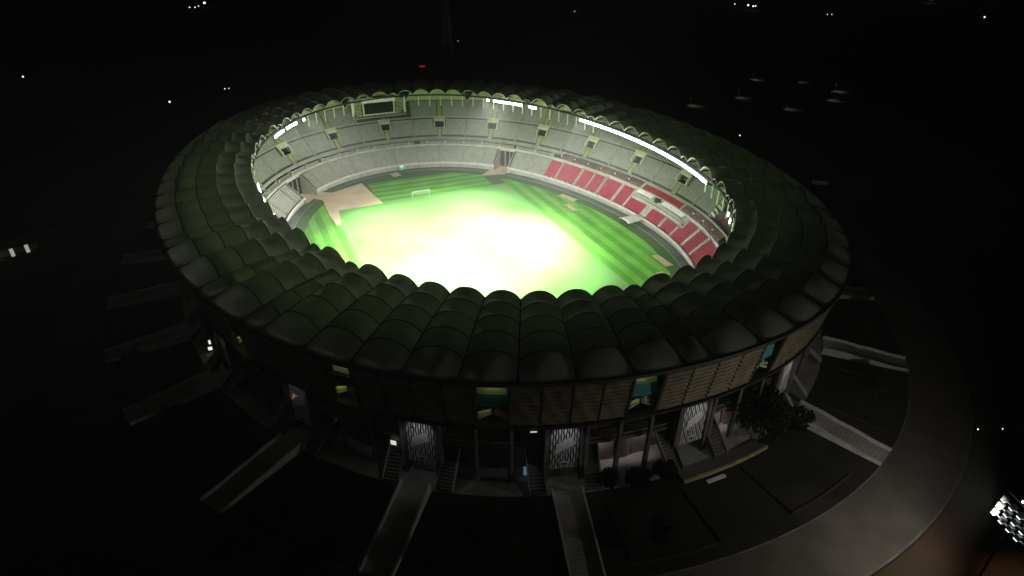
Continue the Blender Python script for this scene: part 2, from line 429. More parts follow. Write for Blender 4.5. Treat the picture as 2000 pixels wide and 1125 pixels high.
sweep(S, 0, 360, [(10.3, 9.9), (10.3, 11.35), (10.55, 11.4), (10.6, 10.8), (10.95, 10.8), (10.95, 10.4), (10.5, 9.9)], 1).build("upper_parapet", "concrete", up)
sweep(S, REC[1], 360+REC[0], [(16.45, 18.9), (16.45, 19.02), (16.53, 19.02), (16.53, 18.9)], 1, closed=True).build("walkway_rail", "arch_steel", up)
mb = MB()
for k in range(150):
    t = k*2.4
    if not in_rec(t): mb.box(S(t, 16.49, 18.2), .06, .06, .75)
mb.build("rail_post", "arch_steel", up, kind="stuff")
sweep(S, 0, 360, [(22.5, 25.2), (22.6, 29.9)], 2).build("back_wall", "back_wall", stad)
# parapet posts seen as little pips on the front wall
mb0 = MB(); mb0.box((0, 0, 0), .35, .35, .55); pm = mb0.mesh("parapet_post", "pale_concrete")
for k in range(96):
    t = 100+k*2.2+1
    if t > 232 or in_gap(t, .5): continue
    o = link("parapet_post", pm, low); o.location = S(t, .05, 2.85)
# walls beside each tunnel gap, and the dark tunnel end
for a, b in GAPS:
    for t, s in ((a, 1), (b, -1)):
        mb = MB(); q = dt(.25)*s
        prof = [(0, 0), (7.6, 0), (7.6, 8.3), (1.0, 2.75), (0, 2.75)]
        A = [S(t, x, z) for x, z in prof]; B = [S(t-q, x, z) for x, z in prof]
        mb.v = A+B; n = 5; mb.f = [tuple(range(n)), tuple(range(2*n-1, n-1, -1))]+[(i, (i+1) % n, n+(i+1) % n, n+i) for i in range(n)]
        mb.build("tunnel_wall", "pale_concrete", low)
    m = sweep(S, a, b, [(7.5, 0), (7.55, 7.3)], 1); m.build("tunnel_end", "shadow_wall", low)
    mb = MB()
    for f in (.3, .62): mb.box(S(a+(b-a)*f, 7.0, 0), .5, .5, 7.3)
    mb.build("tunnel_column", "concrete", low)
    sheet("tunnel_floor", [at(FRO, NF, t, x) for t, x in ((a, 0), (b, 0), (b, 7.5), (a, 7.5))], .002, "court_tan")

# ---- seats
LOWA = [230, 238, 207.5, 199.5, 191.2, 183, 174.6, 166, 157.3, 149, 139, 131.5, 125, 120.2, 112.4, 107.8, 103.3, 97, 92.5, 85, 78.3, 73.4, 68, 63.5, 56, 48]
LOWA = sorted(set([a % 360 for a in LOWA] + [252, 264, 276, 288, 300, 312, 330, 340, 350, 0, 10, 20, 30, 215]))
def ribbon(mb, t0, t1, w_, z, depth, skip=None):
    depth *= .64; w_ += .03
    """one row of seats: seat pans on a rail with upright backs"""
    ts = trange(t0, t1, 1.2); run = []
    def put(run):
        if len(run) < 2: return
        prof = [(w_+.08, z+.02), (w_+.06, z+.38), (w_+depth*.62, z+.40), (w_+depth*.74, z+.66), (w_+depth*.82, z+.66), (w_+depth*.70, z+.02)]
        mb.grid([[S(t, a, b) for a, b in prof] for t in run])
    if skip is None: put(ts); return
    ts = trange(t0, t1, .45)
    for t in ts:
        if skip(t, w_+.25): put(run); run = []
        else: run.append(t)
    put(run)
def booth(t, w_): return 72.6 < t < 92.4 and w_ > 4.45
n_red = 0
for i, a in enumerate(LOWA):
    b = LOWA[(i+1) % len(LOWA)]; b = b if b > a else b+360
    wide = dt(.42) if a in (92.5, 73.4, 107.8, 120.2, 125, 191.2, 174.6, 157.3) else dt(.75)
    t0, t1 = a+wide, b-dt(.45)
    if a == 85: t0 = 86.2
    if b == 85: t1 = 83.9
    # trim against the tunnel gaps
    segs = [(t0, t1)]
    for ga, gb in GAPS:
        ns = []
        for s0, s1 in segs:
            if s1 <= ga-.6 or s0 >= gb+.6: ns.append((s0, s1)); continue
            if s0 < ga-.9: ns.append((s0, ga-.9))
            if s1 > gb+.9: ns.append((gb+.9, s1))
        segs = ns
    for s0, s1 in segs:
        if s1-s0 < 1.2: continue
        mid = (s0+s1)/2 % 360
        if 53 < mid < 125:
            blk = sweep(S, s0, s1, [(1.02, 2.36), (1.02, 2.40), (1.5, 2.40), (1.5, 2.36)], 1).build("seating_block", "deck_concrete", stad, label="red seating block in the lower tier")
            for r, (w_, z) in enumerate(lower_rows[:-1]):
                mb = MB(); ribbon(mb, s0, s1, w_+.04, z, .48, booth)
                if mb.f: mb.build("seat_row", "seat_red", blk)
        else:
            mb = MB(); bare = 226 < mid < 262
            for w_, z in lower_rows[:-1]: ribbon(mb, s0, s1, w_+.04, z, .48)
            mb.build("seating_block", "seat_bare" if bare else "seat_grey", low, kind="stuff")
# lower aisles
for a in LOWA:
    if in_gap(a, .6): continue
    wd = .40 if a in (92.5, 73.4, 107.8, 120.2, 125, 191.2, 174.6, 157.3) else (1.5 if a == 85 else .62)
    mb = MB(); h = dt(wd)
    if a == 85: continue
    for (w_, z) in lower_rows:
        if booth(a, w_+.3): continue
        mb.hexa([S(a-h, w_, z), S(a+h, w_, z), S(a+h, w_+.54, z), S(a-h, w_+.54, z), S(a-h, w_, z+.45), S(a+h, w_, z+.45), S(a+h, w_+.54, z+.45), S(a-h, w_+.54, z+.45)])
    mb.build("aisle_stair", "aisle_grey" if 100 < a < 245 else "pale_concrete", low)
# upper seats + aisles
UA = sorted(set(round(v % 360, 2) for v in VOM+THIN))
for i, a in enumerate(UA):
    b = UA[(i+1) % len(UA)]; b = b if b > a else b+360
    if b-a < 1.5: continue
    va, vb = any(abs(a-v) < .02 for v in VOM), any(abs(b-v) < .02 or abs(b-360-v) < .02 for v in VOM)
    t0, t1 = a+dt(1.1 if va else .35), b-dt(1.1 if vb else .35)
    def sk(t, w_):
        if in_rec(t-.3) or in_rec(t+.3): return True
        return 13.7 < w_ < 16.4 and any(tdist(t, v) < dt(2.8) for v in VOM)
    mb = MB()
    for w_, z in upA[1:]: ribbon(mb, t0, t1, w_+.02, z, .44, sk)
    if mb.f: mb.build("seating_block", "seat_grey", up, kind="stuff")
    mb = MB()
    for w_, z in upB[:-1]:
        if 176 < (t0+t1)/2 < 192 and w_ > 17.2: continue
        ribbon(mb, t0, t1, w_+.02, z, .42, lambda t, w_: in_rec(t-.3) or in_rec(t+.3))
    if mb.f: mb.build("seating_block", "seat_grey", up, kind="stuff")
for a in UA:
    if in_rec(a): continue
    isv = any(abs(a-v) < .02 for v in VOM); h = dt(.75 if isv else .22)
    for rows, tr in ((upA, .48), (upB, .46)):
        mb = MB()
        for w_, z in rows:
            if isv and 13.7 < w_ < 16.4: continue
            if 176 < a < 192 and w_ > 17.5: continue
            hh = .5 if isv else .62
            mb.hexa([S(a-h, w_, z), S(a+h, w_, z), S(a+h, w_+tr, z), S(a-h, w_+tr, z), S(a-h, w_, z+hh), S(a+h, w_, z+hh), S(a+h, w_+tr, z+hh), S(a-h, w_+tr, z+hh)])
        mb.build("aisle_stair", "aisle_paint" if isv else "aisle_grey", up)
# portals of the upper stand
for v in VOM:
    if in_rec(v): continue
    h1, h2 = dt(1.9), dt(2.45); zt = 18.95
    for s in (-1, 1):
        a, b = v+s*h1, v+s*h2; mb = MB()
        mb.hexa([S(a, 13.7, 14.2), S(b, 13.7, 14.2), S(b, 16.7, 17.0), S(a, 16.7, 17.0), S(a, 13.7, 15.9), S(b, 13.7, 15.9), S(b, 16.7, zt), S(a, 16.7, zt)])
        mb.build("portal_wall", "portal_paint", up)
    mb = MB(); mb.hexa([S(v-h2, 15.55, 17.1), S(v+h2, 15.55, 17.1), S(v+h2, 16.75, 17.6), S(v-h2, 16.75, 17.6), S(v-h2, 15.55, 17.9), S(v+h2, 15.55, 17.9), S(v+h2, 16.75, 19.1), S(v-h2, 16.75, 19.1)])
    mb.build("portal_lintel", "portal_paint", up)
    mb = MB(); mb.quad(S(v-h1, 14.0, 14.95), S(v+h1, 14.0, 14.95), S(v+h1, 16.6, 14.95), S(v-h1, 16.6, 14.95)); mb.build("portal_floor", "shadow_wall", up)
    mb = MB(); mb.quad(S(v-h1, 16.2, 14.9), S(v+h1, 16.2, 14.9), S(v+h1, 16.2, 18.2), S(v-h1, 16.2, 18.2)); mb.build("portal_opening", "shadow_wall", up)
# club level: dividers, dark boxes and the red carpeted terrace
mb0 = MB(); mb0.box((0, 0, 0), .7, 2.0, 1.5); dm = mb0.mesh("divider", "pale_concrete")
for k in range(56):
    t = 4+k*6.4
    if 60 < t < 124 or (77 < t < 91.5): continue
    nx, ny = nor(FRO, NF, t); o = link("divider", dm, club); o.location = S(t, 9.2, 8.7); o.rotation_euler.z = atan2(ny, nx)-pi/2
for t0, t1 in ((60.8, 65), (65.4, 69), (69.4, 73), (73.4, 76.8), (91.8, 96.4), (96.9, 101.6), (102, 107), (107.4, 112), (112.4, 117), (117.4, 122)):
    bx = sweep(S, t0, t1, [(8.2, 8.55), (8.35, 9.6), (10.2, 10.7), (10.2, 8.55)], 1, closed=True).build("hospitality_box", "box_brown", club)
    mb = MB(); mb.box(S(t1+.2, 9.0, 8.6), .35, .35, 1.5); mb.build("box_post", "white_steel", club)
sweep(S, 77.3, 91.2, [(8.1, 8.75), (8.1, 9.1), (10.3, 10.15), (10.3, 9.7)], 1, closed=True).build("red_terrace", "red_floor", club)
for t in (77.0, 91.5):
    mb = MB(); mb.hexa([S(t-.2, 8.05, 8.6), S(t+.2, 8.05, 8.6), S(t+.2, 10.3, 9.6), S(t-.2, 10.3, 9.6), S(t-.2, 8.05, 9.5), S(t+.2, 8.05, 9.5), S(t+.2, 10.3, 10.6), S(t-.2, 10.3, 10.6)]); mb.build("terrace_wall", "pale_concrete", club)
mb = MB(); blk = None
for w_, z in [(8.25, 8.55), (9.0, 9.0)]:
    for t0, t1 in ((126, 139), (140, 173), (175, 208), (210, 240), (242, 300)): ribbon(mb, t0, t1, w_, z, .6)
mb.build("seating_block", "seat_grey", club, kind="stuff")
# press and guest stand in the middle of the red tier
sweep(S, 73.0, 92.0, [(4.5, 5.7), (4.5, 6.6), (5.6, 6.6), (5.6, 5.7)], 1, closed=True).build("guest_balcony", "pale_concrete", stad)
for t0, t1 in ((74.3, 82.3), (86.2, 91.6)):
    sweep(S, t0, t1, [(5.9, 7.85), (5.85, 8.1), (7.4, 8.75), (7.5, 8.5)], 1, closed=True).build("guest_awning", "white_steel", stad)
    sweep(S, t0+.3, t1-.3, [(5.7, 6.1), (5.7, 7.2), (5.85, 7.2), (5.85, 6.1)], 1, closed=True).build("glass_front", "pale_concrete", stad)
for t in (76.5, 79.2, 84.5, 85.3, 88.5):
    mb = MB(); mb.box(S(t, 6.6, 6.2), .5, .5, 2.3); mb.build("awning_post", "arch_steel", stad)
mb = MB(); mb.box(S(84.6, 6.6, 7.2), 1.6, 1.2, 1.5); mb.box(S(83.4, 6.4, 7.9), .5, .9, 1.2); mb.build("camera_platform", "dark_steel", stad)
mb = MB()
for (w_, z) in lower_rows:
    if w_ > 5.2: continue
    mb.hexa([S(84.0, w_, z-.2), S(86.1, w_, z-.2), S(86.1, w_+.55, z-.2), S(84.0, w_+.55, z-.2), S(84.0, w_, z+.32), S(86.1, w_, z+.32), S(86.1, w_+.55, z+.32), S(84.0, w_+.55, z+.32)])
mb.build("centre_stair", "pale_concrete", stad)
# curved canopy over the players' tunnel at the foot of the red stand
mb = MB(); c0 = Vector(S(85, .6, 3.0)); nx, ny = nor(FRO, NF, 85); ax = Vector((-ny, nx, 0)); ou = Vector((-nx, -ny, 0))
rows = []
for i in range(9):
    d = i*.80; row = []
    for j in range(9):
        a = (j/8-.5)*pi*.9; row.append(tuple(c0+ou*d+ax*(sin(a)*(2.5+.06*i)+i*.22)+Vector((0, 0, -.9-.14*i+cos(a)*.9+.02))))
    rows.append(row)
mb.grid(rows); o = mb.build("tunnel_canopy", "pale_concrete", smooth=True); m_ = o.modifiers.new("s", 'SOLIDIFY'); m_.thickness = .12
tag(o, "cream curved canopy over the players' tunnel at the foot of the red stand", "canopy")
# open recess in the upper stand with a sawtooth flank
sweep(S, REC[0], REC[1], [(11.0, 10.4), (13.5, 11.6), (22, 17.5), (22.4, 25)], 1).build("recess_floor", "box_brown", up)
for t in REC:
    mb = MB(); pts = [(10.9, 10.4), (22.4, 17.0), (22.4, 25.6)]; q = dt(.3) if t == REC[0] else -dt(.3)
    saw = []
    for w_, z in (upA[::2]+upB[::2])[::-1]: saw += [(w_+.9, z+.9), (w_+.25, z+.25)]
    A = pts+saw+[(10.9, 11.3)]; n = len(A)
    mb.v = [S(t, x, z) for x, z in A]+[S(t-q, x, z) for x, z in A]
    mb.f = [tuple(range(n)), tuple(range(2*n-1, n-1, -1))]+[(i, (i+1) % n, n+(i+1) % n, n+i) for i in range(n)]
    mb.build("sawtooth_wall", "portal_paint", up)
mb = MB()
for i in range(9): mb.hexa([S(REC[1]-.1, 11.6+i, 12.3+i*1.2), S(REC[1]-1.0, 12.0+i, 11.4+i*1.2), S(REC[1]-1.0, 12.2+i, 11.4+i*1.2), S(REC[1]-.1, 12.1+i, 12.3+i*1.2), S(REC[1]-.1, 11.6+i, 13.1+i*1.2), S(REC[1]-1.0, 12.0+i, 12.6+i*1.2), S(REC[1]-1.0, 12.2+i, 12.6+i*1.2), S(REC[1]-.1, 12.1+i, 13.1+i*1.2)])
mb.build("buttress", "portal_paint", up)

# V-shaped gaps in the back wall, their darkness painted as black triangles
for t in (194.2, 176.2, 157.6, 139.5, 122.5, 106, 212):
    h = dt(3.0); mb = MB(); mb.tri(S(t-h, 22.3, 30.0), S(t+h, 22.3, 30.0), S(t, 20.6, 25.3)); mb.build("gap_shade", "shadow_wall", stad)
    mb = MB()
    for s in (-1, 1): mb.bar(S(t+s*h*1.08, 22.2, 30.2), S(t, 20.5, 25.0), .28)
    mb.build("raking_column", "portal_paint", stad)

# ---- roof
bays = []   # inner boundary angles
near = [-0.6]; 
def sym():
    # half oval, from the narrow bay on the long axis round to the opposite one
    q = [(-3.4, 'n')]
    L = []
    seq = [4.2]+[7.55]*8+[4.3]+[9.0]+[4.3]+[9.0]*2+[4.2]+[8.8]*6+[4.2]+[9.0]*2+[4.3]+[9.0]+[4.3]+[7.55]*8
    return seq
seq = sym()
# arc length table on the inner oval
cum = [0.]
for i in range(N): cum.append(cum[-1]+hypot(INN[(i+1) % N][0]-INN[i][0], INN[(i+1) % N][1]-INN[i][1]))
tot = cum[-1]
def t_arc(s):
    s %= tot; import bisect; i = bisect.bisect_right(cum, s)-1; i = min(i, N-1); return (i+(s-cum[i])/(cum[i+1]-cum[i]))*360/N
# valley angles read on the near side, then carried round by the plan's symmetry
near_arc = [405.2, 409.3, 418.0, 427.4, 431.9, 440.9, 445.3, 453.6, 461.1, 468.3, 475.6, 482.8, 490.0, 497.2, 504.1, 508.2, 516.3, 523.5, 530.9, 538.8, 546.3]
k_ = tot/504.83
near_arc = [a*k_ for a in near_arc]
arcs = near_arc[:]
# continue to the end of the half turn: 546.3 -> 405.2+252.4 = 657.6
rest = [7.6, 7.6, 7.4, 4.3, 9.1, 4.3, 9.1, 9.0, 4.2, 8.8, 8.9, 8.8, 8.8, 8.8, 8.8]
sc_ = (near_arc[0]+tot/2-near_arc[-1])/sum(rest)
a = near_arc[-1]
for r_ in rest[:-1]: a += r_*sc_; arcs.append(a)
arcs += [a+tot/2 for a in arcs]
VT = [t_arc(a) for a in arcs]                    # inner parameters
def wrap(a): return (a+180) % 360-180
def out_t(t):
    x, y = at(INN, NI, t); a = degrees(atan2(y, x)); b = a-1.5+2.6*sin(2*radians(a)); return t_of(OUT, b)
VO = [out_t(t) for t in VT]
NB = len(VT)
ZI, ZO = 30.6, 30.4
CP = M.translation
def lerp(a, b, k): return a+(b-a)*k
FR = [0, .19, .385, .58, .785, 1.0]
def bay_pt(i, s, q):     # s 0 inner .. 1 outer, q 0..1 across
    j = (i+1) % NB
    a0 = P3(INN, NI, VT[i], 0, ZI); a1 = P3(OUT, NO, VO[i], 0, ZO); b0 = P3(INN, NI, VT[j], 0, ZI); b1 = P3(OUT, NO, VO[j], 0, ZO)
    A = Vector(a0).lerp(Vector(a1), s); B = Vector(b0).lerp(Vector(b1), s)
    A.z += .9*sin(pi*s); B.z += .9*sin(pi*s)
    p = A.lerp(B, q); ch = hypot(A.x-B.x, A.y-B.y)
    return p, ch
def H(s):
    if s <= FR[4]: base = .285-.09*s
    else: base = (.285-.09*s)*(1-((s-FR[4])/(1-FR[4]))**1.6)
    for k in range(4):
        if FR[k] <= s <= FR[k+1]: base *= 1-.15*sin(pi*(s-FR[k])/(FR[k+1]-FR[k])); break
    return base
roof = thing("roof", "", ""); del roof["label"]; del roof["category"]; roof.parent = stad
def arch(i, s, nq=12, r=0, lift=0.):
    out = []
    for k in range(nq+1):
        q = k/nq; p, ch = bay_pt(i, s, q); p = p.copy(); p.z += lift+ch*H(s)*(1-abs(2*q-1)**2.35); out.append(p)
    return out
cells = []
for i in range(NB):
    for c in range(5):
        mid, _ = bay_pt(i, (FR[c]+FR[c+1])/2, .5); cells.append(((mid-CP).length, i, c))
cells.sort()
def cell(mb, i, c):
    rows = [arch(i, lerp(FR[c], FR[c+1], k/5), 12) for k in range(6)]
    mb.grid([[tuple(p) for p in r] for r in rows])
for d, i, c in cells[:300]:
    mb = MB(); cell(mb, i, c); mb.build("roof_membrane", "fabric", roof, smooth=True)
mb = MB()
for d, i, c in cells[300:]: cell(mb, i, c)
mb.build("roof_membrane", "fabric", roof, kind="stuff", smooth=True)
mb = MB()
for i in range(NB):
    for c in (1, 2, 3, 4): mb.tube(arch(i, FR[c], 12), .12, 4)
    vl = [bay_pt(i, k/8, 0)[0] for k in range(9)]; mb.tube(vl, .26, 4)
mb.build("rib_network", "rib_dark", roof, kind="stuff")
for i in range(NB):
    m2 = MB(); m2.tube(arch(i, 0, 14), .17, 6); m2.build("edge_arch", "arch_steel", roof, smooth=True)
    m2 = MB(); a = Vector(bay_pt(i, 0, 0)[0]); b = Vector(bay_pt(i, 1, 0)[0]); a.z -= .35; b.z -= .35
    m2.bar(a, b, .16, 5); c_ = a.lerp(b, 0); d_ = a.lerp(b, .8); d_.z -= 3.2; m2.bar(c_+Vector((0, 0, -.2)), d_, .12, 5)
    for k in (.25, .5, .75): m2.bar(a.lerp(b, k), c_.lerp(d_, min(1, k/.8)), .09, 4)
    m2.build("roof_truss", "white_steel", roof)
sweep(lambda t, w_, z: P3(INN, NI, t, w_, z), 0, 360, [(-.2, 29.95), (-.2, 30.55), (.25, 30.55), (.25, 29.95), (-.2, 29.95)], 1).build("ring_beam", "rib_dark", roof)
sweep(O, 0, 360, [(-.5, 30.55), (.12, 30.5), (.2, 30.2), (.1, 29.85), (-.5, 29.85)], 1).build("gutter", "dark_steel", roof)
hang = MB(); hang.box((0, 0, -4.3), .34, .34, 4.3); hm = hang.mesh("hanging_strut", "white_steel")
s_ = 0; 
while s_ < tot:
    t = t_arc(s_); s_ += 4.95
    if any(a < degrees(atan2(*at(INN, NI, t)[::-1])) % 360 < b for a, b in ((176, 191), (54, 112), (208, 264))): continue
    o = link("hanging_strut", hm, roof); x, y = at(INN, NI, t, .1); o.location = (x, y, 29.9)
# ---- outer wall
OPT = []
for i, t in enumerate(GT):
    t2 = GT[(i+1) % len(GT)]; t2 = t2 if t2 > t else t2+360; OPT.append(((t+t2)/2) % 360)
WH = 1.95   # half width in degrees of an opening
def arcO(t): i = int(t*N/360) % N; return hypot(OUT[(i+1) % N][0]-OUT[i][0], OUT[(i+1) % N][1]-OUT[i][1])*2  # metres per degree
fac = thing("facade", "", ""); del fac["label"]; del fac["category"]; fac.parent = stad
def wrap(a): return (a+180) % 360-180
def FW(t, z, e=0.): k = (29.0-z)/10.0; return O(t, -.9-1.9*k+e, z)     # the wall leans inward towards its foot
sweep(O, 0, 360, [(-2.6, 19.1), (-2.2, 19.1), (-2.2, 18.6), (-3.4, 18.6), (-3.4, 19.1), (-2.6, 19.1)], 1).build("lower_ledge", "louvre_frame", fac)
sweep(O, 0, 360, [(-6.5, 19.0), (-3.2, 19.0)], 2).build("soffit", "dark_steel", fac)
n_sl = 0
panels = []
for i, t in enumerate(OPT):
    t2 = OPT[(i+1) % len(OPT)]; t2 = t2 if t2 > t else t2+360
    m = arcO(t % 360); a = t+3.1/m; b = t2-3.1/arcO(t2 % 360); n = 4
    for k in range(n):
        panels.append((a+(b-a)*k/n, a+(b-a)*(k+1)/n, k, n))
for a, b, k, n in panels:
    mid = (a+b)/2; g = .16/arcO(mid % 360); a2, b2 = a+g, b-g
    back = MB(); back.grid([[FW(t, 29.75, -.35), FW(t, 19.2, -.35)] for t in trange(a2, b2, 1)])
    o = back.build("louvre_panel", "louvre_frame", stad)
    tm = mid % 360; near_ = tm > 318 or tm < 48
    if near_ and n_sl < 300:
        for s in range(10):
            z = 19.75+s*1.02; m2 = MB(); ts = trange(a2+.05, b2-.05, .45); r0 = []
            for q, t in enumerate(ts):
                zz = z+.07*sin(q*1.3+s*1.1); pr = [(zz-.22, .30), (zz+.02, .02), (zz+.30, -.12), (zz+.20, -.20), (zz-.22, .22)]
                r0.append([FW(t, z_, e) for z_, e in pr])
            m2.grid(r0); m2.build("slat", "louvre", o); n_sl += 1
    else:
        m2 = MB()
        for s in range(10):
            z = 19.75+s*1.02; ts = trange(a2+.05, b2-.05, .9)
            m2.grid([[FW(t, z-.22, .30), FW(t, z+.3, -.12)] for t in ts])
        m2.build("slat", "louvre", o, kind="stuff")
    post = MB(); pa = FW(a, 19.0, -.1); pb = FW(a, 29.8, -.1); post.bar(pa, pb, .16, 4); post.build("mullion", "dark_steel", fac)
# openings with a blue panel and raking beams
for t in OPT:
    m = arcO(t); h = 2.75/m
    fr = MB()
    for s in (-1, 1):
        ts = t+s*(3.0/m); fr.bar(FW(ts, 18.6, -.1), FW(ts, 29.2, -.1), .36, 4)
    op = fr.build("opening_frame", "dark_steel", stad)
    mb = MB(); mb.quad(O(t-h, -3.3, 25.3), O(t+h, -3.3, 25.3), O(t+h, -3.3, 28.6), O(t-h, -3.3, 28.6)); mb.build("inner_wall", "lit_wall", op)
    zt_ = 26.1 if wrap(degrees(atan2(*at(OUT, NO, t)[::-1]))) > -25 else 25.2
    mb = MB(); mb.hexa([O(t-h, -3.0, 23.3), O(t+h, -3.0, 23.3), O(t+h, -2.8, 23.3), O(t-h, -2.8, 23.3), O(t-h, -3.0, zt_), O(t+h, -3.0, zt_), O(t+h, -2.8, zt_), O(t-h, -2.8, zt_)]); mb.build("blue_panel" if -21 < wrap(degrees(atan2(*at(OUT, NO, t)[::-1]))) < 25 else "dark_panel", "teal" if -21 < wrap(degrees(atan2(*at(OUT, NO, t)[::-1]))) < 25 else "louvre_frame", op)
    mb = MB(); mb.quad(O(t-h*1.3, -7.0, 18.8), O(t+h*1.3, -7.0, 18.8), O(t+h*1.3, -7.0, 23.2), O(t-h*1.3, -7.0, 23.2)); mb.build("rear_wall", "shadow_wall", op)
    mb = MB()
    for s in (-1, 1):
        for dz in (0, -.95): mb.hexa([O(t+s*h, -3.6, 20.9+dz), O(t+s*h, -3.2, 20.9+dz), O(t+s*.08*h, -3.2, 21.9+dz*.6), O(t+s*.08*h, -3.6, 21.9+dz*.6), O(t+s*h, -3.6, 21.5+dz), O(t+s*h, -3.2, 21.5+dz), O(t+s*.08*h, -3.2, 22.3+dz*.6), O(t+s*.08*h, -3.6, 22.3+dz*.6)])
    mb.box(O(t+.3*h, -3.6, 21.4), 1.0, .5, 1.5, nor(OUT, NO, t)); mb.build("raking_beam", "lit_wall", op)
# columns
for i, t in enumerate(GT):
    t2 = GT[(i+1) % len(GT)]; t2 = t2 if t2 > t else t2+360
    m = arcO(t); n = 3
    ta, tb = t+4.2/m, t2-4.2/m
    for k in range(n+1):
        tt = ta+(tb-ta)*k/n; mb = MB(); a = O(tt, -4.1, GZ); b = O(tt, -3.6, 18.6); mb.bar(a, b, .55, 4, .45); mb.build("column", "column", stad)
# ground floor: wall, storey slab, glazed bays
sweep(O, 0, 360, [(-8.6, GZ), (-8.6, 19)], 1.5).build("ground_floor_wall", "base_wall", stad)
sweep(O, 0, 360, [(-8.6, 11.2), (-5.2, 11.2), (-5.2, 11.9), (-8.6, 11.9)], 1.5).build("storey_slab", "column", stad)
sweep(O, 0, 360, [(-5.35, 12.6), (-5.35, 12.72), (-5.25, 12.72), (-5.25, 12.6)], 1.5, closed=True).build("balcony_rail", "kerb", stad)
for i, t in enumerate(GT):
    t2 = GT[(i+1) % len(GT)]; t2 = t2 if t2 > t else t2+360; m = arcO(t)
    ta, tb = t+8.2/m, t2-8.2/m
    lil = (345 < t or t < 18)
    for k in range(3):
        a = ta+(tb-ta)*k/3+.12; b = ta+(tb-ta)*(k+1)/3-.12; d = (0, .35, -.2)[k]
        mb = MB(); mb.grid([[O(x, -7.6+d*sin((x-a)/(b-a)*pi), GZ+.2), O(x, -8.0+d, 9.4)] for x in trange(a, b, .5)])
        mb.build("shopfront", "lilac_glass" if lil else "base_wall", stad, smooth=True)
